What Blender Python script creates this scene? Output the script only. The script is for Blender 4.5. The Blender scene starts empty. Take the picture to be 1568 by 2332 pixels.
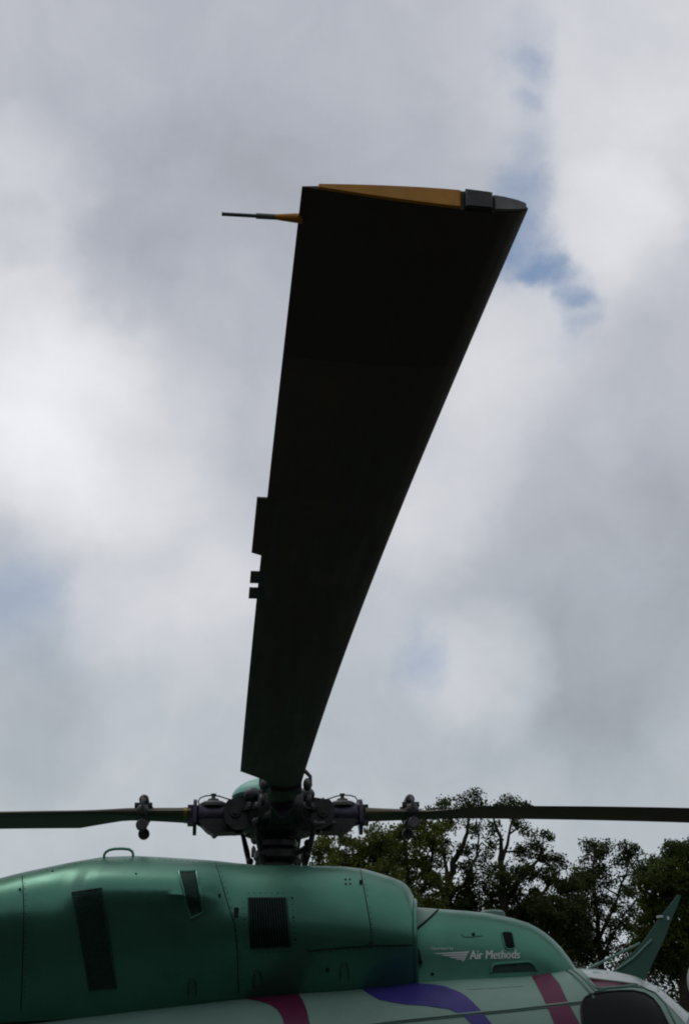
import bpy, math, random
import numpy as np
from mathutils import Vector, Matrix
from mathutils.bvhtree import BVHTree
from mathutils.geometry import delaunay_2d_cdt
random.seed(7)
RNG = np.random.default_rng(11)
SC = bpy.context.scene
COL = SC.collection

# ------------------------------------------------------------------ camera
FPX, PITCH, CAMH = 2640.0, 26.0, 1.75          # focal length in pixels of a 2332 px tall frame
CT, ST = math.cos(math.radians(PITCH)), math.sin(math.radians(PITCH))
CAM = Vector((0, 0, CAMH))
cam_data = bpy.data.cameras.new('camera')
cam = bpy.data.objects.new('camera', cam_data)
COL.objects.link(cam)
cam.location = CAM
cam.rotation_euler = (math.radians(90 + PITCH), 0, 0)
cam_data.sensor_fit = 'VERTICAL'
cam_data.sensor_height = 36.0
cam_data.lens = 36.0 * FPX / 2332.0
cam_data.clip_start = 0.05
cam_data.clip_end = 6000
SC.camera = cam


def ray(px, py):
    dx, dy = (px - 784) / FPX, (1166 - py) / FPX
    return Vector((dx, CT - dy * ST, ST + dy * CT))


def at_y(px, py, y):
    r = ray(px, py)
    return CAM + r * (y / r.y)


def proj(p):
    d = p - CAM
    dep = d.y * CT + d.z * ST
    up = -d.y * ST + d.z * CT
    return 784 + d.x / dep * FPX, 1166 - up / dep * FPX


# ------------------------------------------------------------------ world, sun, exposure
SUN_EL, SUN_ROT = 58.0, -55.0
world = bpy.data.worlds.new("World")
SC.world = world
world.use_nodes = True
wn, wl = world.node_tree.nodes, world.node_tree.links
wn.clear()


class W:
    """small helper for chaining nodes in one tree"""
    def __init__(self, tree):
        self.t, self.n, self.l = tree, tree.nodes, tree.links

    def put(self, sock, v):
        if isinstance(v, bpy.types.NodeSocket):
            self.l.new(v, sock)
        elif v is not None:
            sock.default_value = v

    def math(self, op, a, b=None, clamp=False):
        n = self.n.new('ShaderNodeMath')
        n.operation = op
        n.use_clamp = clamp
        self.put(n.inputs[0], a)
        if b is not None:
            self.put(n.inputs[1], b)
        return n.outputs[0]

    def vmath(self, op, a, b=None):
        n = self.n.new('ShaderNodeVectorMath')
        n.operation = op
        self.put(n.inputs[0], a)
        if b is not None:
            self.put(n.inputs[1], b)
        return n.outputs['Value'] if op in ('DOT_PRODUCT', 'LENGTH') else n.outputs[0]

    def scale(self, a, s):
        n = self.n.new('ShaderNodeVectorMath')
        n.operation = 'SCALE'
        self.put(n.inputs[0], a)
        self.put(n.inputs['Scale'], s)
        return n.outputs[0]

    def smooth(self, v, a, b, lo=0.0, hi=1.0):
        n = self.n.new('ShaderNodeMapRange')
        n.interpolation_type = 'SMOOTHSTEP'
        self.put(n.inputs['Value'], v)
        n.inputs['From Min'].default_value = a
        n.inputs['From Max'].default_value = b
        n.inputs['To Min'].default_value = lo
        n.inputs['To Max'].default_value = hi
        return n.outputs[0]

    def noise(self, vec, scale, detail=4, rough=0.5, dim='3D'):
        n = self.n.new('ShaderNodeTexNoise')
        n.noise_dimensions = dim
        if vec is not None:
            self.put(n.inputs['Vector'], vec)
        n.inputs['Scale'].default_value = scale
        n.inputs['Detail'].default_value = detail
        n.inputs['Roughness'].default_value = rough
        return n

    def mix(self, f, a, b, blend='MIX'):
        n = self.n.new('ShaderNodeMix')
        n.data_type = 'RGBA'
        n.blend_type = blend
        self.put(n.inputs[0], f)
        self.put(n.inputs[6], a)
        self.put(n.inputs[7], b)
        return n.outputs[2]


k = W(world.node_tree)
tc = wn.new('ShaderNodeTexCoord')
D0 = tc.outputs['Generated']
sky = wn.new('ShaderNodeTexSky')
sky.sky_type = 'NISHITA'
sky.sun_disc = False
sky.sun_elevation = math.radians(SUN_EL)
sky.sun_rotation = math.radians(SUN_ROT)
# the direction is pushed about by noise so that the cloud edges are ragged
wa = k.noise(D0, 4.5, 5, 0.55)
wb = k.noise(D0, 22.0, 4, 0.55)
warp = k.vmath('ADD', k.scale(k.vmath('SUBTRACT', wa.outputs['Color'], (.5, .5, .5)), 0.16),
               k.scale(k.vmath('SUBTRACT', wb.outputs['Color'], (.5, .5, .5)), 0.022))
DV = k.vmath('NORMALIZE', k.vmath('ADD', D0, warp))


def blob(px, py, rad, amount, soft=0.25, vec=None):
    d = ray(px, py).normalized()
    r = rad / FPX
    dot = k.vmath('DOT_PRODUCT', DV if vec is None else vec, tuple(d))
    return k.smooth(dot, math.cos(r), math.cos(r * soft), 0.0, amount)


def add_all(vals):
    out = vals[0]
    for v in vals[1:]:
        out = k.math('ADD', out, v)
    return out


CLOUDS = [  # bright and grey masses of the cloud cover: x, y, radius, lighter (+) or darker (-)
    (1430, 150, 460, .13), (1500, 420, 340, .06), (1330, 560, 200, .10), (1400, 640, 180, .04), (1150, 760, 300, .10),
    (1110, 900, 200, .05), (60, 420, 220, .12), (0, 860, 380, .20), (230, 990, 300, .13), (330, 1290, 320, .14), (120, 1120, 200, .05),
    (520, 560, 420, -.065), (330, 330, 380, -.02), (20, 560, 120, -.07), (800, 180, 500, -.035), (560, 1120, 240, -.01), (480, 1450, 240, .05),
    (1420, 1420, 420, -.085), (1560, 1250, 300, -.035), (1180, 1290, 220, -.035), (1260, 1620, 260, -.03), (1400, 1720, 260, -.02),
    (1110, 1490, 180, .12), (1000, 1130, 220, .08), (60, 1640, 210, -.07), (240, 1800, 260, .01), (1400, 960, 280, -.05), (900, 1750, 300, -.02),
    (150, 100, 280, -.015), (1190, 1760, 120, .03),
]
lum = add_all([blob(*c, .05) for c in CLOUDS])
n1 = k.noise(DV, 5.0, 6, 0.5)
n2 = k.noise(DV, 15.0, 6, 0.6)
lum = k.math('ADD', lum, k.math('MULTIPLY', k.math('SUBTRACT', n1.outputs[0], .5), .19))
lum = k.math('ADD', lum, k.math('MULTIPLY', k.math('SUBTRACT', n2.outputs[0], .5), .12))
lum = k.math('ADD', lum, 0.525)
lum = k.math('MAXIMUM', lum, 0.26)
GAPS = [  # breaks in the cloud where the blue shows
    (1190, 90, 100, .45), (1205, 190, 95, .50), (1197, 300, 90, .42), (1190, 400, 110, .35), (1185, 480, 120, .5), (1215, 558, 110, .7),
    (1272, 632, 85, .68), (1297, 705, 75, .5), (1300, 790, 80, .35), (1150, 600, 110, .4),
    (10, 1290, 190, .28), (110, 1410, 190, .28), (20, 1420, 170, .16), (300, 1480, 200, .14), (940, 1515, 100, .5), (880, 1420, 150, .26), (480, 1650, 260, .12),
]
wg = k.noise(D0, 10.0, 8, 0.62)
DG = k.vmath('NORMALIZE', k.vmath('ADD', D0, k.scale(k.vmath('SUBTRACT', wg.outputs['Color'], (.5, .5, .5)), 0.080)))
gap = add_all([blob(*g, 0.0, DG) for g in GAPS])
n3 = k.noise(DV, 14.0, 6, 0.6)
gap = k.math('MULTIPLY', gap, k.math('ADD', k.math('MULTIPLY', n3.outputs[0], 1.5), .25))
gap = k.smooth(gap, .05, 1.55)
# cloud tint: whiter high up, a little greener-grey low down, cooler where darker
sep = wn.new('ShaderNodeSeparateXYZ')
wl.new(D0, sep.inputs[0])
tint = k.mix(k.smooth(sep.outputs[2], .08, .55), (.88, .995, 1.075, 1), (.925, .975, 1.10, 1))
tint = k.mix(k.smooth(lum, .42, .72), tint, (.975, .99, 1.05, 1))
cl = wn.new('ShaderNodeCombineXYZ')
for i in range(3):
    wl.new(k.math('MULTIPLY', lum, 10.0), cl.inputs[i])
cloud = k.mix(1.0, cl.outputs[0], tint, 'MULTIPLY')
blue = k.mix(1.0, sky.outputs[0], (1.0, 1.0, 1.0, 1), 'MULTIPLY')
blue = k.mix(.65, blue, (1.9, 2.95, 4.7, 1))
full = k.mix(k.math('MULTIPLY', gap, .95), cloud, blue)
bg = wn.new('ShaderNodeBackground')
bg.inputs['Strength'].default_value = 0.10
wl.new(full, bg.inputs['Color'])
wo = wn.new('ShaderNodeOutputWorld')
wl.new(bg.outputs[0], wo.inputs[0])

sun_data = bpy.data.lights.new('sun', 'SUN')
sun_data.energy = 0.6
sun_data.angle = math.radians(25)
sun_data.color = (1.0, .95, .88)
sun = bpy.data.objects.new('sun', sun_data)
COL.objects.link(sun)
# the lamp looks down its -Z: aim it away from the sun's place in the sky
az = math.radians(SUN_ROT)
sdir = Vector((math.sin(az) * math.cos(math.radians(SUN_EL)), math.cos(az) * math.cos(math.radians(SUN_EL)), math.sin(math.radians(SUN_EL))))
sun.rotation_euler = sdir.to_track_quat('Z', 'Y').to_euler()
sun.location = sdir * 80

SC.view_settings.view_transform = 'Standard'
SC.view_settings.look = 'None'
SC.view_settings.gamma = 1
SC.view_settings.exposure = 0
SC.view_settings.use_curve_mapping = False
SC.cycles.filter_width = 2.0                   # the soft lens of a phone


# ------------------------------------------------------------------ materials
def mat(name, col, rough=.5, metal=0.0, spec=.5, coat=0.0, var=.12, scale=6.0, bump=0.0, bscale=60.0, dirt=None, dirt_amt=.4, dirt_scale=3.0):
    m = bpy.data.materials.new(name)
    m.use_nodes = True
    t = W(m.node_tree)
    b = m.node_tree.nodes['Principled BSDF']
    co = t.n.new('ShaderNodeTexCoord').outputs['Object']
    nz = t.noise(co, scale, 5, .6).outputs[0]
    c = t.mix(t.smooth(nz, .3, .7), tuple(x * (1 - var) for x in col) + (1,), tuple(min(1, x * (1 + var)) for x in col) + (1,))
    if dirt:
        dz = t.noise(co, dirt_scale, 8, .7).outputs[0]
        c = t.mix(t.smooth(dz, .48, .72, 0, dirt_amt), c, tuple(dirt) + (1,))
    t.put(b.inputs['Base Color'], c)
    t.put(b.inputs['Roughness'], t.smooth(t.noise(co, scale * 2.3, 4, .6).outputs[0], .2, .8, max(.03, rough - .06), min(1, rough + .08)))
    b.inputs['Metallic'].default_value = metal
    b.inputs['Specular IOR Level'].default_value = spec
    if coat:
        b.inputs['Coat Weight'].default_value = coat
        b.inputs['Coat Roughness'].default_value = .12
    if bump:
        bn = t.n.new('ShaderNodeBump')
        bn.inputs['Strength'].default_value = bump
        bn.inputs['Distance'].default_value = .01
        t.put(bn.inputs['Height'], t.noise(co, bscale, 4, .6).outputs[0])
        t.l.new(bn.outputs[0], b.inputs['Normal'])
    return m


M = {
    'green': mat('green_metallic_paint', (.072, .225, .155), .40, .64, .5, .05, .08, 2.5, .09, 4, (.045, .15, .105), .5, 4),
    'green_cap': mat('rotor_cap_paint', (.20, .50, .40), .45, 0, .5, 0, .06, 5),
    'mint': mat('pale_mint_paint', (.165, .27, .22), .42, 0, .35, 0, .05, 3, .03, 6, (.12, .20, .16), .35, 5),
    'blade': mat('black_blade_paint', (.024, .0165, .0095), .6, 0, .4, 0, .25, 3, .03, 90, (.045, .036, .02), .35, 5),
    'blade_edge': mat('worn_leading_edge_metal', (.10, .10, .10), .45, .6, .5, 0, .2, 12),
    'yellow': mat('orange_yellow_paint', (.58, .26, .02), .55, 0, .4, 0, .12, 14, .05, 40, (.30, .13, .02), .5, 18),
    'tip_grey': mat('grey_tip_metal', (.17, .17, .155), .6, .2, .4, 0, .2, 30),
    'dark_metal': mat('dark_oily_metal', (.030, .030, .028), .42, .4, .5, 0, .35, 15, .05, 80, (.010, .010, .008), .6, 9),
    'grey_metal': mat('grey_cast_metal', (.060, .060, .062), .5, .4, .5, 0, .25, 20, .06, 90, (.03, .03, .025), .6, 12),
    'violet_metal': mat('violet_anodised_metal', (.042, .036, .060), .45, .4, .5, 0, .25, 18, 0, 60, (.015, .015, .018), .5, 10),
    'steel': mat('steel_tube', (.22, .22, .21), .4, .7, .5, 0, .15, 20),
    'line': mat('panel_gap', (.006, .012, .009), .7, 0, .3),
    'wire': mat('screen_wire', (.030, .085, .062), .6, 0, .3, 0, .2, 40),
    'slat': mat('grille_slat_paint', (.016, .046, .034), .6, 0, .3, 0, .2, 40),
    'mesh': mat('dark_screen', (.017, .048, .035), .7, 0, .3, 0, .2, 40),
    'black': mat('black_opening', (.006, .008, .007), .8, 0, .2),
    'rubber': mat('black_rubber', (.012, .012, .012), .7, 0, .3),
    'glass': mat('tinted_window', (.005, .006, .006), .08, 0, .12, 0, .1),
    'maroon': mat('tinted_roof_window', (.075, .010, .025), .15, 0, .5, 0, .1),
    'blue': mat('violet_blue_paint', (.034, .025, .17), .45, 0, .3, 0, .08, 5),
    'magenta': mat('magenta_paint', (.095, .011, .042), .45, 0, .3, 0, .08, 5),
    'olive_yellow': mat('olive_yellow_band_paint', (.20, .155, .012), .6, 0, .4, 0, .2, 20),
    'pale_band': mat('pale_gloss_tone', (.40, .44, .42), .3, 0, .5, .2, .05, 4),
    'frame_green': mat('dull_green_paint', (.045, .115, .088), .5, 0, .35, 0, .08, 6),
    'white': mat('white_lettering', (.62, .66, .64), .5, 0, .4, 0, .05),
    'bark': mat('dark_bark', (.032, .027, .020), .9, 0, .2, 0, .35, 8, .4, 20),
    'tank': mat('grey_tank_paint', (.26, .27, .26), .5, .1, .5, 0, .12, 3, .05, 20, (.14, .13, .11), .4, 3),
}


def leaf_mat(name, dark, light):
    m = bpy.data.materials.new(name)
    m.use_nodes = True
    t = W(m.node_tree)
    b = m.node_tree.nodes['Principled BSDF']
    co = t.n.new('ShaderNodeTexCoord').outputs['Object']
    a = t.noise(co, .8, 3, .6).outputs[0]
    c = t.noise(co, 9.0, 2, .6).outputs[0]
    f = t.math('ADD', t.math('MULTIPLY', a, .6), t.math('MULTIPLY', c, .4))
    t.put(b.inputs['Base Color'], t.mix(t.smooth(f, .35, .65), dark + (1,), light + (1,)))
    b.inputs['Roughness'].default_value = .65
    b.inputs['Specular IOR Level'].default_value = .25
    tr = t.n.new('ShaderNodeBsdfTranslucent')
    t.put(tr.inputs['Color'], t.mix(t.smooth(f, .35, .65), tuple(x * 1.2 for x in dark) + (1,), tuple(x * 1.3 for x in light) + (1,)))
    mx = t.n.new('ShaderNodeMixShader')
    mx.inputs[0].default_value = .30
    t.l.new(b.outputs[0], mx.inputs[1])
    t.l.new(tr.outputs[0], mx.inputs[2])
    t.l.new(mx.outputs[0], m.node_tree.nodes['Material Output'].inputs[0])
    return m


def blade_mat():
    m = bpy.data.materials.new('weathered_blade_paint')
    m.use_nodes = True
    t = W(m.node_tree)
    b = m.node_tree.nodes['Principled BSDF']
    co = t.n.new('ShaderNodeTexCoord').outputs['Object']
    s = t.n.new('ShaderNodeSeparateXYZ')
    t.l.new(co, s.inputs[0])
    mp = t.n.new('ShaderNodeMapping')
    mp.inputs['Scale'].default_value = (.6, 9, 9)
    t.l.new(co, mp.inputs[0])
    streak = t.noise(mp.outputs[0], 2.2, 6, .65).outputs[0]
    blot = t.noise(co, 2.6, 7, .7).outputs[0]
    c = t.mix(t.smooth(streak, .35, .68), (.058, .047, .030, 1), (.092, .073, .046, 1))
    c = t.mix(t.smooth(blot, .52, .72, 0, .6), c, (.12, .09, .05, 1))
    zone = t.math('GREATER_THAN', t.math('ADD', s.outputs[0], t.math('MULTIPLY', s.outputs[1], -.08)), 5.06)
    c = t.mix(t.math('MULTIPLY', zone, .45), c, (.020, .017, .012, 1))
    le = t.smooth(t.math('ADD', s.outputs[1], t.math('MULTIPLY', t.math('SUBTRACT', blot, .5), .02)), .045, .062)
    out = t.smooth(s.outputs[0], 1.2, 1.5)
    c = t.mix(t.math('MULTIPLY', t.math('MULTIPLY', le, out), .55), c, (.15, .125, .085, 1))
    t.put(b.inputs['Base Color'], c)
    t.put(b.inputs['Roughness'], t.smooth(streak, .3, .7, .48, .72))
    b.inputs['Specular IOR Level'].default_value = .35
    return m


M['blade'] = blade_mat()
LEAF = {
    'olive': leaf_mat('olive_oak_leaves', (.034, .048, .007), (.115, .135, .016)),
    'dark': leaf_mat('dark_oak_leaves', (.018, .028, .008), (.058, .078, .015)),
    'bright': leaf_mat('green_leaves', (.020, .034, .006), (.068, .096, .013)),
}


# ------------------------------------------------------------------ mesh helpers
class MB:
    def __init__(self):
        self.v, self.f, self.mi = [], [], []

    def add(self, vs, fs, mi=0):
        o = len(self.v)
        self.v += [tuple(p) for p in vs]
        self.f += [tuple(i + o for i in f) for f in fs]
        self.mi += [mi] * len(fs)
        return self

    def box(self, c, s, rot=None, mi=0, bev=.12):
        """box with chamfered edges along its longest axis"""
        hx, hy, hz = (x / 2 for x in s)
        ch = min(s) * bev
        prof = [(-hy + ch, -hz), (hy - ch, -hz), (hy, -hz + ch), (hy, hz - ch), (hy - ch, hz), (-hy + ch, hz), (-hy, hz - ch), (-hy, -hz + ch)]
        vs, fs = [], []
        rings = [(-hx, 1 - ch / max(hy, hz)), (-hx + ch, 1), (hx - ch, 1), (hx, 1 - ch / max(hy, hz))]
        for x, sc in rings:
            vs += [Vector((x, y * sc, z * sc)) for y, z in prof]
        for r in range(3):
            for i in range(8):
                j = (i + 1) % 8
                fs.append((r * 8 + i, r * 8 + j, r * 8 + 8 + j, r * 8 + 8 + i))
        fs.append(tuple(range(7, -1, -1)))
        fs.append(tuple(range(24, 32)))
        R = rot or Matrix.Identity(3)
        c = Vector(c)
        return self.add([R @ p + c for p in vs], fs, mi)

    def tube(self, pts, rad, seg=10, mi=0, closed=False):
        pts = [Vector(p) for p in pts]
        rads = rad if isinstance(rad, (list, tuple)) else [rad] * len(pts)
        vs, fs = [], []
        n = len(pts)
        nrm = None
        for i, p in enumerate(pts):
            if closed:
                d = pts[(i + 1) % n] - pts[i - 1]
            else:
                d = pts[min(i + 1, n - 1)] - pts[max(i - 1, 0)]
            d.normalize()
            if nrm is None:
                nrm = d.orthogonal().normalized()
            else:
                nrm = (nrm - d * nrm.dot(d))
                nrm = nrm.normalized() if nrm.length > 1e-6 else d.orthogonal().normalized()
            b = d.cross(nrm)
            for s in range(seg):
                a = 2 * math.pi * s / seg
                vs.append(p + (nrm * math.cos(a) + b * math.sin(a)) * rads[i])
        for i in range(n if closed else n - 1):
            i2 = (i + 1) % n
            for s in range(seg):
                s2 = (s + 1) % seg
                fs.append((i * seg + s, i * seg + s2, i2 * seg + s2, i2 * seg + s))
        if not closed:
            fs.append(tuple(range(seg - 1, -1, -1)))
            fs.append(tuple(range((n - 1) * seg, n * seg)))
        return self.add(vs, fs, mi)

    def lathe(self, prof, origin=(0, 0, 0), axis='Z', seg=24, mi=0, sy=1.0):
        """prof: (radius, height) pairs from bottom to top"""
        vs, fs = [], []
        o = Vector(origin)
        for r, h in prof:
            for s in range(seg):
                a = 2 * math.pi * s / seg
                x, y = r * math.cos(a), r * math.sin(a) * sy
                vs.append(o + (Vector((x, y, h)) if axis == 'Z' else Vector((h, x, y)) if axis == 'X' else Vector((y, h, x))))
        for i in range(len(prof) - 1):
            for s in range(seg):
                s2 = (s + 1) % seg
                fs.append((i * seg + s, i * seg + s2, (i + 1) * seg + s2, (i + 1) * seg + s))
        fs.append(tuple(range(seg - 1, -1, -1)))
        fs.append(tuple(range((len(prof) - 1) * seg, len(prof) * seg)))
        return self.add(vs, fs, mi)

    def ball(self, c, r, sq=(1, 1, 1), seg=16, mi=0):
        n = 9
        prof = [(max(1e-4, math.sin(math.pi * i / n)) * r, -math.cos(math.pi * i / n) * r) for i in range(n + 1)]
        o = len(self.v)
        self.lathe(prof, (0, 0, 0), 'Z', seg, mi)
        c = Vector(c)
        for i in range(o, len(self.v)):
            p = self.v[i]
            self.v[i] = (p[0] * sq[0] + c.x, p[1] * sq[1] + c.y, p[2] * sq[2] + c.z)
        return self

    def prism(self, poly, a, b, axis='Y', mi=0):
        """poly in the two other axes, extruded along axis from a to b"""
        n = len(poly)

        def pt(u, v, w):
            return (u, w, v) if axis == 'Y' else (w, u, v) if axis == 'X' else (u, v, w)
        vs = [pt(u, v, a) for u, v in poly] + [pt(u, v, b) for u, v in poly]
        fs = [(i, (i + 1) % n, n + (i + 1) % n, n + i) for i in range(n)]
        fs += [tuple(range(n - 1, -1, -1)), tuple(range(n, 2 * n))]
        return self.add(vs, fs, mi)

    def xf(self, mtx):
        self.v = [tuple(mtx @ Vector(p)) for p in self.v]
        return self

    def build(self, name, mats, parent=None, smooth=True, angle=38, fix=True):
        me = bpy.data.meshes.new(name)
        me.from_pydata(self.v, [], self.f)
        if not isinstance(mats, (list, tuple)):
            mats = [mats]
        for m in mats:
            me.materials.append(m)
        if len(mats) > 1:
            me.polygons.foreach_set('material_index', self.mi)
        if fix:
            import bmesh
            bm = bmesh.new()
            bm.from_mesh(me)
            bmesh.ops.recalc_face_normals(bm, faces=bm.faces)
            bm.to_mesh(me)
            bm.free()
        if smooth:
            me.polygons.foreach_set('use_smooth', [True] * len(me.polygons))
            me.set_sharp_from_angle(angle=math.radians(angle))
        me.update()
        o = bpy.data.objects.new(name, me)
        COL.objects.link(o)
        if parent is not None:
            o.parent = parent
        return o


def empty(name, loc, parent=None, rz=0.0):
    o = bpy.data.objects.new(name, None)
    o.empty_display_size = .2
    COL.objects.link(o)
    o.location = loc
    o.rotation_euler = (0, 0, rz)
    if parent is not None:
        o.parent = parent
    return o


def tag(o, label=None, cat=None, group=None, kind=None):
    for key, v in (('label', label), ('category', cat), ('group', group), ('kind', kind)):
        if v:
            o[key] = v
    return o


# ------------------------------------------------------------------ ground
def ground_mat():
    m = bpy.data.materials.new('apron_and_grass')
    m.use_nodes = True
    t = W(m.node_tree)
    b = m.node_tree.nodes['Principled BSDF']
    co = t.n.new('ShaderNodeTexCoord').outputs['Object']
    s = t.n.new('ShaderNodeSeparateXYZ')
    t.l.new(co, s.inputs[0])
    edge = t.math('ADD', s.outputs[1], t.math('MULTIPLY', t.noise(co, .6, 4).outputs[0], 1.0))
    fine = t.noise(co, 40, 4, .7).outputs[0]
    asphalt = t.mix(fine, (.032, .032, .031, 1), (.054, .053, .050, 1))
    grass = t.mix(t.noise(co, 2.0, 6, .7).outputs[0], (.030, .045, .012, 1), (.075, .085, .025, 1))
    t.put(b.inputs['Base Color'], t.mix(t.smooth(edge, 18.4, 18.6), asphalt, grass))
    b.inputs['Roughness'].default_value = .95
    b.inputs['Specular IOR Level'].default_value = .2
    return m


g = MB()
NG = 24
xs = [(-1 + 2 * i / NG) for i in range(NG + 1)]
xs = [2500 * math.copysign(abs(x) ** 3, x) for x in xs]
vs = [(x, y, 0) for y in xs for x in xs]
fs = [(j * (NG + 1) + i, j * (NG + 1) + i + 1, (j + 1) * (NG + 1) + i + 1, (j + 1) * (NG + 1) + i) for j in range(NG) for i in range(NG)]
g.add(vs, fs)
tag(g.build('ground', ground_mat(), smooth=False, fix=False), 'flat dark apron and grass running out to the horizon', None, None, 'structure')

# ------------------------------------------------------------------ helicopter frame
# rotor axis found from the near blade: chord .32 m, radius 5.5 m
TIP = CAM + ray(1066, 462) * 1.65
KINK = CAM + ray(660, 1747) * 5.69
bd = Vector((TIP.x - KINK.x, TIP.y - KINK.y, 0)).normalized()
HUB = Vector((KINK.x, KINK.y, 0)) - bd * 1.15
HUBZ = at_y(636, 1856, HUB.y).z
YAW = math.radians(4)
FW = Vector((math.cos(YAW), -math.sin(YAW), 0))
RT = Vector((-math.sin(YAW), -math.cos(YAW), 0))      # towards the camera
HELI = empty('helicopter', (HUB.x, HUB.y, 0))
tag(HELI, 'green and mint air ambulance helicopter with four black rotor blades', 'helicopter')


def wpt(u, v, z):
    return Vector((HUB.x, HUB.y, 0)) + FW * u + RT * v + Vector((0, 0, z))


def to_local(p):
    return Vector(p) - Vector((HUB.x, HUB.y, 0))


def interp(x, pts):
    return float(np.interp(x, [p[0] for p in pts], [p[1] for p in pts]))


def smooth_interp(x, pts):
    """monotone-ish cubic through pts"""
    xs_ = [p[0] for p in pts]
    ys_ = [p[1] for p in pts]
    if x <= xs_[0]:
        return ys_[0]
    if x >= xs_[-1]:
        return ys_[-1]
    i = max(j for j in range(len(xs_) - 1) if xs_[j] <= x)
    h = xs_[i + 1] - xs_[i]

    def slope(j):
        if j == 0:
            return (ys_[1] - ys_[0]) / (xs_[1] - xs_[0])
        if j == len(xs_) - 1:
            return (ys_[-1] - ys_[-2]) / (xs_[-1] - xs_[-2])
        a = (ys_[j] - ys_[j - 1]) / (xs_[j] - xs_[j - 1])
        b = (ys_[j + 1] - ys_[j]) / (xs_[j + 1] - xs_[j])
        return 0 if a * b <= 0 else 2 * a * b / (a + b)
    t = (x - xs_[i]) / h
    return ((1 + 2 * t) * (1 - t) ** 2 * ys_[i] + t * (1 - t) ** 2 * h * slope(i)
            + t * t * (3 - 2 * t) * ys_[i + 1] + t * t * (t - 1) * h * slope(i + 1))


def half_section(w, wb, zb, zt, zc_f, n, ks=18, kl=8, tuck=1.6, zc=None):
    zc = zb + (zt - zb) * zc_f if zc is None else zc
    pts = []
    for i in range(kl):
        s = 1 - i / kl
        pts.append((w - (w - wb) * s ** tuck, zc - (zc - zb) * s))
    for i in range(ks + 1):
        a = math.pi / 2 * i / ks
        pts.append((w * max(0.0, math.cos(a)) ** (2 / n), zc + (zt - zc) * math.sin(a) ** (2 / n)))
    return pts


def fit_top(u, sec_of_zt, sil, lo, hi):
    """height of the section at u that puts its skyline where sil (x, y pairs) has it"""
    def err(zt):
        best = None
        for v, z in sec_of_zt(zt):
            x, y = proj(wpt(u, v, z))
            e = y - interp(x, sil)
            best = e if best is None else min(best, e)
        return best
    for _ in range(40):
        m = (lo + hi) / 2
        if err(m) > 0:
            lo = m
        else:
            hi = m
    return (lo + hi) / 2


def loft(rings, bump=None):
    """rings: list of (u, half section); gives verts in helicopter frame, mirrored, with closed ends"""
    mb = MB()
    vs, fs = [], []
    L = None
    for u, hs in rings:
        full_ = [(v, z) for v, z in hs] + [(-v, z) for v, z in reversed(hs[:-1])]
        L = len(full_)
        for v, z in full_:
            dv = bump(u, v, z) if (bump and v > 0) else 0
            vs.append(to_local(wpt(u, v + dv, z + dv * .25)))
    for i in range(len(rings) - 1):
        for j in range(L):
            j2 = (j + 1) % L
            fs.append((i * L + j, i * L + j2, (i + 1) * L + j2, (i + 1) * L + j))
    fs.append(tuple(range(L - 1, -1, -1)))
    fs.append(tuple(range((len(rings) - 1) * L, len(rings) * L)))
    return mb.add(vs, fs)


def bvh_of(o, off=Vector((HUB.x, HUB.y, 0))):
    me = o.data
    return BVHTree.FromPolygons([Vector(v.co) + off for v in me.vertices], [tuple(p.vertices) for p in me.polygons])


def hit(bvh, px, py, off=0.0):
    r = ray(px, py).normalized()
    p, n, i, d = bvh.ray_cast(CAM, r)
    if p is None:
        return None
    if n.dot(r) > 0:
        n = -n
    return to_local(p + n * off)


def decal(name, poly, bvh, m, parent, off=.003, step=9.0, rim=None, rim_r=.004):
    """a thin sheet lying on the skin, its outline measured in the photograph"""
    pts = []
    n = len(poly)
    for i in range(n):
        a, b = Vector(poly[i]), Vector(poly[(i + 1) % n])
        c = max(1, int((b - a).length / step))
        pts += [a + (b - a) * (j / c) for j in range(c)]
    nb = len(pts)
    x0, x1 = min(p.x for p in pts), max(p.x for p in pts)
    y0, y1 = min(p.y for p in pts), max(p.y for p in pts)

    def inside(q):
        r = False
        for i in range(nb):
            a, b = pts[i], pts[i - 1]
            if (a.y > q.y) != (b.y > q.y) and q.x < (b.x - a.x) * (q.y - a.y) / (b.y - a.y) + a.x:
                r = not r
        return r
    allp = list(pts)
    y = y0 + step * .5
    while y < y1:
        x = x0 + step * .5
        while x < x1:
            q = Vector((x, y))
            if inside(q) and min((q - p).length for p in pts) > step * .4:
                allp.append(q)
            x += step
        y += step
    r = delaunay_2d_cdt(allp, [], [list(range(nb))], 1, 1e-4)
    vs, ok = [], []
    for p in r[0]:
        h = hit(bvh, p.x, p.y, off)
        ok.append(h is not None)
        vs.append(h or Vector((0, 0, 0)))
    fs = [tuple(f) for f in r[2] if all(ok[i] for i in f)]
    mb = MB().add(vs, fs)
    o = mb.build(name, m, parent, fix=False)
    # point the faces outwards
    if len(o.data.polygons):
        s = sum(p.normal.dot((CAM - (Vector(p.center) + Vector((HUB.x, HUB.y, 0))))) for p in o.data.polygons)
        if s < 0:
            o.data.flip_normals()
    if rim is not None:
        loop = [hit(bvh, p.x, p.y, off) for p in pts]
        loop = [p for p in loop if p is not None]
        MB().tube(loop, rim_r, 6, closed=True).build(name + '_rim', rim, parent)
    return o


def seam(name, poly, bvh, m, parent, r=.003, off=0.0, step=8.0, seg=6):
    pts = []
    for i in range(len(poly) - 1):
        a, b = Vector(poly[i]), Vector(poly[i + 1])
        c = max(1, int((b - a).length / step))
        pts += [a + (b - a) * (j / c) for j in range(c)]
    pts.append(Vector(poly[-1]))
    pts = [hit(bvh, p.x, p.y, off) for p in pts]
    pts = [p for p in pts if p is not None]
    return MB().tube(pts, r, seg).build(name, m, parent)


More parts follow.
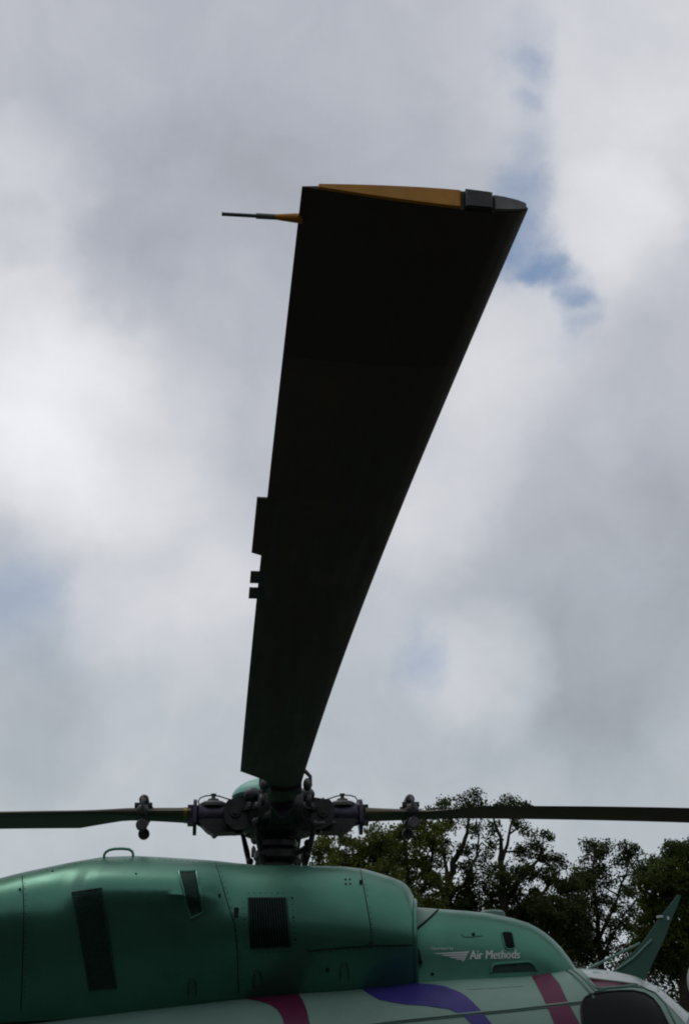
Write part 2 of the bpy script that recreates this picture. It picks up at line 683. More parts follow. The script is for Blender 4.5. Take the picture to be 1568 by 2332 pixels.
# ------------------------------------------------------------------ engine cowling
SIL_COWL = [(-900, 2150), (-600, 2092), (-300, 2050), (0, 2000), (50, 1987), (168, 1962.5), (236, 1951.5), (306, 1949), (376, 1952.5), (486, 1960.5), (581, 1969.5),
            (702, 1971), (786, 1973.5), (832, 1979.5), (882, 1994.6), (912, 2006), (930, 2018.6), (938, 2035), (945, 2056), (1000, 2240)]


def u_at(px, v, z):
    lo, hi = -3.0, 4.0
    for _ in range(40):
        m = (lo + hi) / 2
        if proj(wpt(m, v, z))[0] < px:
            lo = m
        else:
            hi = m
    return lo


UF = u_at(945, .57, 2.25)                # front end of the cowling
def cowl_w(u):
    u = u - UF + .835
    return smooth_interp(u, [(-3.2, .46), (-2.2, .58), (-1.2, .64), (-.2, .64), (.45, .63), (.66, .615), (.76, .60), (.81, .585), (.835, .565)])


def cowl_zb(u):
    return smooth_interp(u, [(-3.2, 1.98), (-1.6, 2.00), (-.5, 2.05), (.3, 2.115), (.9, 2.16)])


def cowl_zc(u):
    return smooth_interp(u, [(-3.2, 2.34), (-1.6, 2.46), (-.6, 2.48), (.2, 2.41), (.83, 2.355)])


def cowl_tuck(u):
    return smooth_interp(u, [(-3.2, .30), (-.2, .32), (.5, .20), (.9, .14)])


def cowl_bump(u, v, z):
    """blister between the two intake screens"""
    def ss(x):
        x = max(0.0, min(1.0, x))
        return x * x * (3 - 2 * x)
    a = ss((u + 1.02) / .14) * ss((-.16 - u) / .22)
    b = ss((z - 2.505) / .05) * ss((2.86 - z) / .25)
    return .075 * a * b


us = [-3.2, -2.8, -2.4, -2.0, -1.8] + [-1.65 + .045 * i for i in range(50)]
us = [u for u in us if u < UF - .235] + [UF - d for d in (.215, .175, .135, .10, .07, .045, .025, .010, 0)]
rings = []
for u in us:
    w, zb = cowl_w(u), cowl_zb(u)

    def sec(zt, w=w, zb=zb):
        return half_section(w, w - cowl_tuck(u), zb, zt, .60, 2.5, 18, 8, 1.1, min(cowl_zc(u), zt - .06))
    zt = fit_top(u, sec, SIL_COWL, zb + .12, 3.4)
    rings.append((u, sec(zt)))
COWL = loft(rings, cowl_bump).build('engine_cowling', M['green'], HELI, angle=50)
BC = bvh_of(COWL)
for poly in ([(50, 1986), (53, 2020), (55, 2075), (54, 2130), (52, 2200), (48, 2300)],
             [(490, 1964), (503, 2005), (520, 2062), (534, 2105), (540, 2160), (543, 2262)],
             [(820, 1980), (826, 2012), (835, 2060), (843, 2105), (846, 2152)]):
    seam('panel_seam', poly, BC, M['line'], COWL, .0028)
# rolled lip at the open front end of the cowling
lip = [to_local(wpt(UF + .002, v, z)) for v, z in rings[-1][1]] + [to_local(wpt(UF + .002, -v, z)) for v, z in reversed(rings[-1][1][:-1])]
MB().tube(lip, .012, 8, closed=True).build('front_lip', M['green'], COWL)
# rivets beside the seams
rr_ = MB()
for poly in ([(50, 1992), (55, 2075), (53, 2200), (49, 2290)], [(491, 1968), (520, 2062), (540, 2160), (543, 2255)], [(820, 1984), (835, 2060), (846, 2148)], [(90, 1990), (200, 1968), (330, 1962), (470, 1970)], [(720, 2175), (800, 2168), (935, 2160)],
             [(560, 2040), (658, 2040), (668, 2160), (565, 2165), (560, 2040)]):
    acc = 0.0
    for i in range(len(poly) - 1):
        a_, b_ = Vector(poly[i]), Vector(poly[i + 1])
        L_ = (b_ - a_).length
        nrm_ = Vector((-(b_ - a_).y, (b_ - a_).x)) / L_
        for j in range(int(L_ / 13)):
            q = a_.lerp(b_, (j + .5) * 13 / L_) + nrm_ * -6
            p = hit(BC, q.x, q.y, -.001)
            if p:
                rr_.ball(p, .0036, seg=6)
rr_.build('rivet_row', M['line'], COWL)['kind'] = 'stuff'
# step where the lower side panel begins
seam('panel_edge', [(700, 2166), (780, 2159), (845, 2154), (900, 2153), (944, 2152)], BC, M['line'], COWL, .004)
# latches
for px, py, w, h in ((538, 2078, 9, 20), (821, 2012, 6, 14), (844, 2150, 8, 14), (500, 2040, 4, 8), (46, 2026, 4, 5), (745, 2208, 7, 9)):
    p = hit(BC, px, py, .002)
    MB().box(p, (w * .0024, .012, h * .0024), Matrix.Rotation(-YAW, 3, 'Z')).build('latch', M['rubber'], COWL)
for px, py in ((437, 2244), (585, 2226), (783, 2208)):
    pts = [(px - 9, py + 22), (px - 9, py), (px - 5, py - 13), (px + 5, py - 13), (px + 9, py), (px + 9, py + 22)]
    seam('hold_down_loop', pts, BC, M['wire'], COWL, .004, .006, 6)
# rivets round the front panel
rv = MB()
for px, py in [(786, 2003), (796, 2003), (787, 2013), (797, 2013), (310, 1990), (120, 1985), (665, 2045), (668, 2090), (672, 2140)]:
    p = hit(BC, px, py, .0)
    if p:
        rv.ball(p, .006, seg=8)
rv.build('fastener', M['line'], COWL)['kind'] = 'stuff'
# grab handle on the crest
a, b = hit(BC, 237, 1953.5), hit(BC, 303, 1951)
h0 = at_y(236, 1949, (a + Vector((HUB.x, HUB.y, 0))).y) - Vector((HUB.x, HUB.y, 0))
up = Vector((0, 0, 1))
hp = [a - up * .02, a + up * .016, a + up * .030 + (b - a) * .05, a + up * .040 + (b - a) * .16, a + up * .045 + (b - a) * .32, a.lerp(b, .6) + up * .045,
      b + up * .040 + (a - b) * .16, b + up * .028 + (a - b) * .04, b + up * .012, b - up * .02]
MB().tube(hp, .0075, 8).build('grab_handle', M['green'], HELI)


def screen(name, poly, nx, ny, parent, m_back, m_bar, r=.0025, lip=None):
    """opening with a woven screen or bars: dark backing and crossing wires"""
    back = decal(name, poly, BC, m_back, parent, .004, 8)
    q = [Vector(p) for p in poly]         # tl, tr, br, bl

    def bil(s, t):
        return (q[0] * (1 - s) + q[1] * s) * (1 - t) + (q[3] * (1 - s) + q[2] * s) * t
    bars = MB()
    for i in range(nx + 1):
        pts = [hit(BC, *bil(i / nx, t / 8), .009) for t in range(9)]
        bars.tube([p for p in pts if p], r, 5)
    for j in range(ny + 1):
        pts = [hit(BC, *bil(t / 6, j / ny), .007) for t in range(7)]
        bars.tube([p for p in pts if p], r, 5)
    bars.build('screen_bars', m_bar, back)
    fr = []
    for e in range(4):
        a_, b_ = q[e], q[(e + 1) % 4]
        fr += [hit(BC, *(a_.lerp(b_, i / 8)), .006) for i in range(8)]
    MB().tube([p for p in fr if p], lip or .006, 6, closed=True).build('screen_frame', M['green'] if (lip or 0) > .005 else m_bar, back)
    return back


screen('exhaust_grille', [(566, 2047), (650, 2047), (661, 2154), (571, 2159)], 15, 1, HELI, M['black'], M['slat'], .0030)
screen('intake_screen', [(166, 2033), (232, 2023), (266, 2250), (204, 2256)], 14, 44, HELI, M['mesh'], M['wire'], .0010, .0035)
screen('intake_screen', [(407, 1987), (447, 1986), (463, 2078), (434, 2091)], 9, 20, HELI, M['mesh'], M['wire'], .0010, .007)

# ------------------------------------------------------------------ cabin: roof, sides and nose
SIL_CAB = [(-900, 2420), (0, 2340), (300, 2303), (500, 2279), (677, 2258), (786, 2248), (947, 2230), (1033, 2224), (1213, 2218), (1308, 2204), (1383, 2209),
           (1434, 2219), (1474, 2234), (1509, 2257), (1534, 2279), (1568, 2309), (1640, 2380), (1720, 2480)]


def cab_w(u):
    return smooth_interp(u, [(-3.2, .30), (-2.4, .50), (-1.5, .78), (-.8, .82), (1.2, .82), (1.8, .76), (2.2, .66), (2.6, .50), (3.0, .28), (3.15, .10)])


def cab_zb(u):
    return smooth_interp(u, [(-3.2, 1.35), (-2.2, .9), (-1.3, .58), (1.8, .55), (2.5, .62), (3.0, .82), (3.15, .98)])


cab_rings = []
for u in [-3.2, -2.8, -2.4, -2.0, -1.6, -1.3] + [-1.0 + .1 * i for i in range(26)] + [1.58, 1.66, 1.74, 1.82, 1.9, 1.98, 2.06, 2.14, 2.22, 2.32, 2.45, 2.6, 2.75, 2.9, 3.02, 3.1, 3.15]:
    w, zb = cab_w(u), cab_zb(u)
    if u <= 2.2:
        def sec(zt, w=w, zb=zb):
            return half_section(w, w * .72, zb, zt, .60, 2.9, 26)
        zt = fit_top(u, sec, SIL_CAB, zb + .2, 3.0)
        last = zt
    else:
        zt = smooth_interp(u, [(2.2, last), (2.45, last - .27), (2.75, last - .62), (3.0, last - .85), (3.15, last - .97)])
        zt = max(zt, zb + .04)
    cab_rings.append((u, half_section(w, w * .72, zb, zt, .60, 2.9, 26)))
cab_rings.sort(key=lambda r: r[0])
CAB = loft(cab_rings).build('cabin', M['mint'], HELI, angle=50)
BCAB = bvh_of(CAB)
# painted swooshes
decal('blue_swoosh', [(817, 2248.5), (852, 2243), (887, 2240), (935, 2239), (987, 2243), (1010, 2247), (1028, 2253), (1046, 2260), (1063, 2271), (1090, 2297), (1112, 2324), (1134, 2352), (1160, 2400),
                      (1108, 2400), (1090, 2360), (1072, 2331), (1052, 2312), (1020, 2298), (970, 2291), (925, 2288), (890, 2283), (862, 2277), (838, 2264)], BCAB, M['blue'], CAB)
decal('magenta_stripe', [(1208, 2221.5), (1252, 2217), (1272, 2240), (1288, 2274), (1304, 2305), (1320, 2335), (1350, 2400), (1292, 2400), (1262, 2335), (1250, 2305), (1236, 2274), (1222, 2246)], BCAB, M['magenta'], CAB)
decal('magenta_swoosh', [(556, 2275), (620, 2267), (676, 2261), (688, 2277), (698, 2300), (705, 2332), (712, 2400), (655, 2400), (648, 2336), (642, 2316), (631, 2300), (614, 2289), (590, 2281)], BCAB, M['magenta'], CAB)
# door rail, frame seams, windows
seam('door_rail', [(700, 2352), (800, 2338), (925, 2323), (1044, 2311), (1160, 2300), (1250, 2290), (1326, 2281)], BCAB, M['mint'], CAB, .006, .002)
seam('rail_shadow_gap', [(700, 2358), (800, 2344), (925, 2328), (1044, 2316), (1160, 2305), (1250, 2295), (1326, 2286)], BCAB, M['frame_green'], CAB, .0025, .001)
seam('roof_joint', [(1060, 2254), (1120, 2251), (1190, 2246)], BCAB, M['line'], CAB, .0012)
seam('door_frame', [(1290, 2212), (1303, 2220), (1318, 2234), (1332, 2250), (1344, 2264), (1352, 2275)], BCAB, M['frame_green'], CAB, .008)
seam('door_frame', [(1302, 2209), (1316, 2219), (1331, 2233), (1345, 2249), (1354, 2259), (1380, 2252), (1434, 2247), (1460, 2249), (1490, 2262), (1512, 2285), (1540, 2340)], BCAB, M['frame_green'], CAB, .006)
decal('pale_roof_band', [(1322, 2209), (1350, 2210), (1383, 2212), (1434, 2222), (1474, 2237), (1509, 2260), (1534, 2282), (1566, 2312), (1560, 2334), (1530, 2300), (1500, 2270), (1462, 2247), (1446, 2240), (1390, 2233), (1338, 2226)], BCAB, M['pale_band'], CAB, .002, 8)  # paler band laid over the mint roof ahead of the door frame
decal('roof_window', [(1337, 2229), (1375, 2234), (1410, 2238), (1449, 2243), (1420, 2247), (1390, 2250), (1364, 2252), (1355, 2250), (1348, 2243)], BCAB, M['maroon'], CAB, .004, 7, M['mint'], .005)
decal('cockpit_window', [(1322, 2300), (1326, 2282), (1332, 2273), (1345, 2266), (1375, 2261), (1410, 2258), (1440, 2258), (1466, 2264), (1484, 2275), (1500, 2295), (1520, 2335), (1535, 2390), (1530, 2440), (1335, 2440)],
      BCAB, M['glass'], CAB, .004, 9, M['rubber'], .006)
decal('door_window', [(935, 2372), (945, 2364), (1280, 2342), (1296, 2350), (1312, 2440), (1300, 2455), (950, 2470), (937, 2460)], BCAB, M['glass'], CAB, .004, 14, M['rubber'], .006)

# skids, mostly below the picture
sk = MB()
for s in (-1, 1):
    sk2 = MB().tube([to_local(wpt(-1.6, s * 1.15, .06)), to_local(wpt(1.7, s * 1.15, .06)), to_local(wpt(1.95, s * 1.15, .12)), to_local(wpt(2.1, s * 1.15, .25))], .05, 10)
    for u in (-.9, 1.1):
        sk2.tube([to_local(wpt(u, s * .5, .62)), to_local(wpt(u, s * .85, .5)), to_local(wpt(u, s * 1.1, .2)), to_local(wpt(u, s * 1.15, .08))], .04, 10)
    sk2.build('landing_skid', M['dark_metal'], HELI)

# ------------------------------------------------------------------ front fairing (with the lettering)
SIL_HUMP = [(900, 2063), (947, 2066), (997, 2070), (1055, 2074), (1108, 2079), (1163, 2090), (1208, 2104), (1248, 2129), (1283, 2164), (1308, 2201), (1335, 2250)]
hr = []
HS = u_at(1308, .2, 2.24) - 1.64
for u0 in [.55, .65, .75] + [.8 + .05 * i for i in range(11)] + [1.34, 1.38, 1.42, 1.46, 1.5, 1.54, 1.58, 1.62, 1.65, 1.68]:
    u = u0 + HS
    w = smooth_interp(u0, [(.5, .42), (1.0, .42), (1.3, .40), (1.5, .36), (1.62, .30), (1.68, .23)])
    zb = 2.0

    def sec(zt, w=w, zb=zb):
        return half_section(w, w * 1.06, zb, zt, .42, 3.0, 22, 6, 1.0)
    zt = fit_top(u, sec, SIL_HUMP, zb + .02, 3.0)
    hr.append((u, sec(zt)))
HUMP = loft(hr).build('front_fairing', M['green'], HELI, angle=50)
BH = bvh_of(HUMP)
decal('fairing_panel', [(949, 2069), (970, 2070), (993, 2073), (978, 2088), (962, 2103), (949, 2114)], BH, M['mint'], HUMP, .002, 6)
seam('fairing_strap', [(948, 2116), (965, 2102), (983, 2086), (996, 2073)], BH, M['line'], HUMP, .007)
decal('cooling_vent', [(1141, 2126), (1146, 2123), (1160, 2123), (1166, 2127), (1172, 2156), (1168, 2162), (1154, 2162), (1149, 2158)], BH, M['black'], HUMP, .003, 6, M['green'], .004)
seam('latch_line', [(1049, 2126), (1054, 2134), (1075, 2134.5), (1098, 2131)], BH, M['line'], HUMP, .0022)
seam('step_rim', [(1117, 2216), (1118, 2203), (1124, 2196), (1140, 2194), (1170, 2192), (1198, 2190), (1208, 2192), (1216, 2199), (1220, 2210)], BH, M['green'], HUMP, .008, .004, 5)
decal('step_recess', [(1121, 2216), (1122, 2205), (1128, 2199), (1142, 2197), (1170, 2195), (1198, 2193), (1206, 2195), (1213, 2202), (1217, 2212)], BH, M['mesh'], HUMP, .002, 6)
st = MB()
for px, py in ((984, 2218), (1077, 2128)):
    p = hit(BH, px, py, .002)
    if p:
        st.ball(p, .009, seg=8)
st.build('fastener', M['line'], HUMP)['kind'] = 'stuff'
# antenna on the fairing crest
pa = to_local(wpt(1.20, .0, 0))
za = max(v.co.z for v in HUMP.data.vertices if abs((Vector(v.co)).dot(FW) - 1.20) < .06)
MB().lathe([(.07, -.01), (.07, .012), (.055, .024), (.02, .028)], (pa.x, pa.y, za), 'Z', 20).build('antenna', M['mint'], HUMP)
# rubber stop between cowling and fairing
p = hit(BH, 951, 2178, .01)
MB().box(p, (.03, .05, .075), Matrix.Rotation(-YAW, 3, 'Z') @ Matrix.Rotation(math.radians(-14), 3, 'Y')).build('rubber_stop', M['rubber'], HUMP)


def lettering(name, txt, x0, y0, x1, y1, parent, bvh, m, shear=0.0, bold=.0, rise=0.0, wide=0):
    cu = bpy.data.curves.new(name, 'FONT')
    cu.body = txt
    cu.size = 1
    cu.shear = shear
    cu.offset = bold
    cu.space_character = 1.02 + bold * 1.5
    cu.resolution_u = 3
    ob = bpy.data.objects.new('lettering_source', cu)
    COL.objects.link(ob)
    dg = bpy.context.evaluated_depsgraph_get()
    me = bpy.data.meshes.new_from_object(ob.evaluated_get(dg))
    bpy.data.objects.remove(ob)
    xs_ = [v.co.x for v in me.vertices]
    ys_ = [v.co.y for v in me.vertices]
    ax, bx, ay, by = min(xs_), max(xs_), min(ys_), max(ys_)
    for v in me.vertices:
        s, t = (v.co.x - ax) / (bx - ax), (v.co.y - ay) / (by - ay)
        v.co = hit(bvh, x0 + s * (x1 - x0), y1 + t * (y0 - y1) + rise * s, .003)
    if wide:
        vv = [tuple(v.co) for v in me.vertices]
        ff = [tuple(p.vertices) for p in me.polygons]
        n_ = len(vv)
        d_ = (hit(bvh, x0 + wide, y1, .0037) - hit(bvh, x0, y1, .003))
        vv += [tuple(Vector(p) + d_) for p in vv]
        ff += [tuple(i + n_ for i in f) for f in ff]
        me = bpy.data.meshes.new(name)
        me.from_pydata(vv, [], ff)
    me.materials.clear()
    me.materials.append(m)
    o = bpy.data.objects.new(name, me)
    COL.objects.link(o)
    o.parent = parent
    return o


lettering('lettering', 'Air Methods', 1068, 2165, 1181, 2185, HUMP, BH, M['white'], .08, .0, -2, 1.6)
lettering('lettering', 'Operated by', 980, 2156, 1032, 2165, HUMP, BH, M['white'], 0, .012, 0)
LG = lambda x, y: (913 + x * .2716, 2047 + y * .2716)
for q in ([(268, 457), (568, 440), (562, 456), (300, 464)], [(330, 470), (556, 461), (551, 475), (368, 481)], [(395, 487), (546, 480), (542, 493), (425, 497)],
          [(448, 502), (538, 497), (534, 508), (472, 511)], [(500, 514), (532, 511), (528, 521), (508, 521)]):
    decal('wing_emblem', [LG(*p) for p in q], BH, M['white'], HUMP, .003, 8)

# ------------------------------------------------------------------ wire cutter on the cabin roof
yc = wpt(2.0, 0, 0).y


def cut(px, py, u0=2.0):
    """point of the fairing's mid plane under this place of the photograph"""
    r = ray(px, py)
    t = (-(CAM - Vector((HUB.x, HUB.y, 0))).dot(RT)) / r.dot(RT)
    return to_local(CAM + r * t)


cp = [(1541, 2037), (1549, 2040), (1540, 2066), (1529, 2090), (1517, 2122), (1504, 2154), (1484, 2194), (1469, 2228), (1452, 2232), (1396, 2216), (1419, 2188), (1440, 2170), (1459, 2149), (1474, 2129), (1489, 2107), (1504, 2084), (1524, 2061)]
c3 = [cut(*p) for p in cp]
mb = MB()
vs = [p + RT * .006 for p in c3] + [p - RT * .006 for p in c3]
n = len(c3)
mb.add(vs, [(i, (i + 1) % n, n + (i + 1) % n, n + i) for i in range(n)] + [tuple(range(n)), tuple(range(2 * n - 1, n - 1, -1))])
CUT = mb.build('wire_cutter', M['frame_green'], HELI, smooth=False)
MB().tube([cut(1340, 2206), cut(1375, 2188), cut(1412, 2170), cut(1456, 2148)], .007, 8).build('brace', M['mint'], CUT)
MB().tube([cut(1398, 2211) + RT * .012, cut(1440, 2182) + RT * .014, cut(1482, 2140) + RT * .012], .006, 8).build('stiffener', M['mint'], CUT)
MB().box(cut(1501, 2088) + RT * .0, (.03, .03, .012)).build('bolt', M['white'], CUT)
MB().box(cut(1519, 2092) + RT * .0, (.012, .03, .018)).build('bolt', M['white'], CUT)

# ------------------------------------------------------------------ mast and swashplate
ms = MB()
ms.lathe([(.16, HUBZ - .39), (.17, HUBZ - .37), (.165, HUBZ - .345), (.15, HUBZ - .34), (.148, HUBZ - .30), (.10, HUBZ - .29), (.082, HUBZ - .24), (.08, HUBZ - .05)], seg=28)
for i in range(16):
    a = 2 * math.pi * i / 16
    ms.ball((.155 * math.cos(a), .155 * math.sin(a), HUBZ - .338), .012, seg=8)
MAST = ms.build('rotor_mast', M['dark_metal'], HELI)
MB().lathe([(.12, HUBZ - .265), (.135, HUBZ - .25), (.135, HUBZ - .215), (.115, HUBZ - .20)], seg=28).build('swashplate', M['dark_metal'], MAST)
MB().lathe([(.105, HUBZ - .195), (.118, HUBZ - .185), (.118, HUBZ - .155), (.10, HUBZ - .14)], seg=28).build('rotating_ring', M['grey_metal'], MAST)
for c_, s_ in (((-.20, -.06, HUBZ - .37), (.08, .05, .025)), ((-.14, -.12, HUBZ - .355), (.05, .05, .05)), ((.10, -.13, HUBZ - .36), (.09, .05, .04)), ((.02, -.15, HUBZ - .35), (.08, .03, .03))):
    MB().box(c_, s_).build('actuator_block', M['grey_metal'], MAST)
# scissor link on the right and its lever
MB().tube([(.11, -.06, HUBZ - .23), (.17, -.07, HUBZ - .19), (.175, -.07, HUBZ - .17)], .014, 8).tube([(.175, -.07, HUBZ - .17), (.16, -.07, HUBZ - .27), (.15, -.06, HUBZ - .33)], .014, 8).ball((.175, -.07, HUBZ - .172), .022).build('scissor_link', M['dark_metal'], MAST)

# ------------------------------------------------------------------ rotor head
RAZ = math.atan2(bd.y, bd.x)                    # azimuth of the blade over the camera
TILT = math.radians(1.3)                        # the disc leans a little about that blade
hb = MB()
hb.lathe([(.12, -.125), (.19, -.115), (.215, -.07), (.22, -.02), (.235, .0), (.235, .03), (.215, .06), (.15, .085), (.08, .10)], seg=32)
hb.lathe([(.235, -.008), (.25, -.002), (.25, .016), (.235, .022)], seg=32)
DISC = Matrix.Translation((0, 0, HUBZ)) @ Matrix.Rotation(RAZ, 4, 'Z') @ Matrix.Rotation(TILT, 4, 'X')
HEAD = empty('rotor_head', (0, 0, 0), HELI)
HEAD.matrix_local = DISC
hb.build('hub_body', M['dark_metal'], HEAD)
# green cap over the head
cap = MB()
cap.lathe([(.198, .098), (.215, .112), (.213, .126), (.198, .150), (.170, .176), (.132, .196), (.087, .210), (.04, .217), (.001, .218)], seg=40)
cap.build('rotor_cap', M['green_cap'], HEAD).location = DISC.to_3x3().inverted() @ Vector((-.06, .05, 0))
MB().lathe([(.16, .06), (.19, .075), (.205, .095), (.205, .10)], seg=36).build('cap_support', M['dark_metal'], HEAD)


def arm_parts(parent_rot):
    """one hub arm, x outwards, y towards the leading edge, z up"""
    R = Matrix.Rotation(parent_rot, 4, 'Z')
    a_ = MB()
    # fork of the hub
    a_.prism([(.10, -.085), (.26, -.095), (.30, -.070), (.315, -.02), (.315, .03), (.29, .062), (.20, .075), (.10, .08)], -.125, -.055, 'Y')
    a_.prism([(.10, -.085), (.26, -.095), (.30, -.070), (.315, -.02), (.315, .03), (.29, .062), (.20, .075), (.10, .08)], .055, .125, 'Y')
    for s in (-1, 1):
        a_.lathe([(.03, -.012), (.034, 0), (.03, .012)], (.25, s * .128, -.01), 'Y', 12)
        a_.lathe([(.016, -.012), (.016, .012)], (.25, s * .140, -.01), 'Y', 6)
        a_.lathe([(.014, -.010), (.014, .010)], (.16, s * .130, .04), 'Y', 6)
        a_.lathe([(.014, -.010), (.014, .010)], (.16, s * .130, -.05), 'Y', 6)
    a_.xf(R).build('hub_fork', M['dark_metal'], HEAD)
    b_ = MB()
    b_.lathe([(.048, .22), (.052, .28), (.058, .31), (.058, .40), (.064, .43), (.064, .455), (.052, .47)], axis='X', seg=20)
    b_.prism([(-.062, -.052), (-.03, -.088), (-.014, -.112), (.014, -.112), (.03, -.088), (.062, -.052), (.066, .03), (.05, .068), (.02, .086), (-.02, .086), (-.05, .068), (-.066, .03)], .468, .488, 'X')
    b_.prism([(-.05, -.055), (.05, -.055), (.05, .05), (-.05, .05)], .488, .52, 'X')
    b_.xf(R).build('blade_sleeve', M['violet_metal'], HEAD)
    c_ = MB()
    c_.lathe([(.082, .046), (.080, .062), (.062, .074), (.034, .082), (.030, .092), (.012, .096), (.011, .112), (.016, .113), (.016, .122), (.004, .124)], (.375, 0, 0), 'Z', 20, sy=.85)
    c_.xf(R).build('oil_reservoir', M['grey_metal'], HEAD)
    d_ = MB().tube([(.455, -.01, .055), (.462, -.01, .082), (.45, -.01, .102), (.42, -.005, .112), (.38, 0, .114), (.34, 0, .108), (.305, 0, .096), (.275, 0, .088), (.262, 0, .092)], .0042, 6)
    d_.ball((.262, 0, .092), .009, seg=8)
    d_.xf(R).build('oil_line', M['steel'], HEAD)
    e_ = MB()
    e_.prism([(.24, -.085), (.25, -.105), (.345, -.108), (.362, -.122), (.372, -.122), (.385, -.106), (.41, -.092), (.44, -.062), (.46, -.045), (.44, -.032), (.30, -.030), (.25, -.04)], -.062, .062, 'Y')
    e_.lathe([(.016, -.07), (.016, .07)], (.305, 0, -.075), 'Y', 10)
    e_.xf(R).build('grip_housing', M['dark_metal'], HEAD)
    f_ = MB()
    # pitch horn on the trailing side and its link down to the swashplate
    f_.tube([(.33, -.03, -.05), (.28, -.10, -.065), (.20, -.135, -.075)], [.022, .018, .016], 8)
    f_.ball((.20, -.135, -.075), .022)
    f_.xf(R).build('pitch_horn', M['grey_metal'], HEAD)
    g_ = MB().tube([(.20, -.135, -.085), (.175, -.115, -.19), (.160, -.10, -.26), (.135, -.075, -.34)], [.013, .017, .013, .012], 8)
    g_.ball((.158, -.10, -.245), .022)
    g_.xf(R).build('pitch_link', M['dark_metal'], HEAD)


for q in range(4):
    arm_parts(q * math.pi / 2)
# cast brackets standing on the head, between the arms
for q in range(4):
    a = q * math.pi / 2 + math.pi / 4
    R = Matrix.Rotation(a, 4, 'Z')
    b_ = MB().box((.20, -.03, .045), (.022, .02, .10)).box((.20, .05, .045), (.022, .02, .10)).box((.20, .01, .092), (.024, .10, .018)).box((.20, .01, .0), (.03, .12, .022))
    b_.box((.235, .01, .02), (.05, .03, .03)).ball((.215, .0, .085), .050, (1, 1, .8))
    b_.xf(R).build('control_bracket', M['grey_metal'], HEAD)

# ------------------------------------------------------------------ rotor blades
TIP_R, KINK_R, CH, THK = 5.545, 1.15, .324, .105


def pitch_at(r):
    return math.radians(4.0 - 7.5 * (r - 1.15) / (TIP_R - 1.15))


def droop(r):
    return -DROOP * max(0, (r - .5) / (TIP_R - .5)) ** 2.3


DROOP = HUBZ - TIP.z


def airfoil(nn=14):
    pts = []
    for i in range(nn + 1):       # upper, trailing edge to leading edge; x from 0 (leading) to 1
        x = .5 * (1 + math.cos(math.pi * i / nn))
        y = 5 * (.2969 * x ** .5 - .126 * x - .3516 * x * x + .2843 * x ** 3 - .1015 * x ** 4)
        pts.append((x, y * 1.18 + .06 * (1 - (2 * x - .8) ** 2) * .25))
    for i in range(nn - 1, -1, -1):
        x = .5 * (1 + math.cos(math.pi * i / nn))
        y = 5 * (.2969 * x ** .5 - .126 * x - .3516 * x * x + .2843 * x ** 3 - .1015 * x ** 4)
        pts.append((x, -y * .82))
    return pts


AF = airfoil()


def blade_pt(r, x, yn):
    """x: fraction of chord behind the leading edge, yn: height in units of thickness"""
    if r >= KINK_R:
        c, q, th = CH, .25, CH * THK
    else:
        s = (r - .50) / (KINK_R - .50)
        s = max(0, min(1, s))
        e = s * s * (3 - 2 * s)
        lead = .082 + (.25 * CH - .082) * min(1, e * 1.15)
        t2 = max(0, (s - .58) / .42)
        trail = .090 + .014 * s + (.75 * CH - .104) * t2 ** 1.1
        c = lead + trail
        q = lead / c
        th = .075 + (CH * THK - .075) * e ** .8
    p = pitch_at(r)
    y, z = (q - x) * c, yn * th
    return Vector((r, y * math.cos(p) - z * math.sin(p), y * math.sin(p) + z * math.cos(p) + droop(r)))


def make_blade():
    rs = [.50, .53, .56, .60, .65, .70, .75, .80, .85, .90, .95, 1.0, 1.05, 1.09, 1.12, 1.15] + [1.15 + (TIP_R - 1.15) * i / 36 for i in range(1, 37)]
    vs, fs = [], []
    n = len(AF)
    for r in rs:
        for x, y in AF:
            s = max(0, min(1, (r - .5) / .35))
            # the root is an oval spar that flattens into the aerofoil
            ang = math.atan2(y * 3, (.5 - x))
            ox, oy = .5 - .5 * math.cos(ang), .5 * math.sin(ang)
            vs.append(blade_pt(r, ox + (x - ox) * s, oy + (y - oy) * s))
    for i in range(len(rs) - 1):
        for j in range(n):
            j2 = (j + 1) % n
            fs.append((i * n + j, i * n + j2, (i + 1) * n + j2, (i + 1) * n + j))
    fs.append(tuple(range(n - 1, -1, -1)))
    fs.append(tuple(range((len(rs) - 1) * n, len(rs) * n)))
    return MB().add(vs, fs)


rotor_m = DISC
BL = make_blade().build('rotor_blade', M['blade'], HELI, angle=55)
BL.matrix_local = rotor_m


def wblade(p):
    return Vector((HUB.x, HUB.y, 0)) + (rotor_m @ p)


def r_of(py):
    """radius at which the trailing edge is seen at this height of the photograph"""
    lo, hi = 1.0, TIP_R
    for _ in range(40):
        m = (lo + hi) / 2
        if proj(wblade(blade_pt(m, 1, 0)))[1] > py:
            lo = m
        else:
            hi = m
    return (lo + hi) / 2


def te_plate(name, r0, r1, ext, skew, parent, mtl, rivets=0, skew_r=0.0):
    """plate on the trailing edge"""
    p = pitch_at((r0 + r1) / 2)
    out = []
    for zoff in (-.0022, .0022):
        for r, e in ((r0, -.02), (r0, ext), (r1, ext + skew), (r1, -.02)):
            rr = r + (skew_r if (e > 0 and r == r0) else 0)
            q = blade_pt(r, 1 + e / CH, 0)
            q.x = rr
            q.z += zoff
            out.append(q)
    fs = [(0, 3, 2, 1), (4, 5, 6, 7), (0, 1, 5, 4), (1, 2, 6, 5), (2, 3, 7, 6), (3, 0, 4, 7)]
    mb = MB().add(out, fs)
    o = mb.build(name, mtl, parent, smooth=False)
    if rivets:
        rv_ = MB()
        for i in range(rivets):
            rr = r0 + (r1 - r0) * (i + .7) / (rivets + .5)
            q = blade_pt(rr, 1 + .006 / CH, 0)
            q.z -= .003
            rv_.ball(q, .0035, seg=8)
        rv_.build('rivet', M['steel'], parent)['kind'] = 'stuff'
    return o


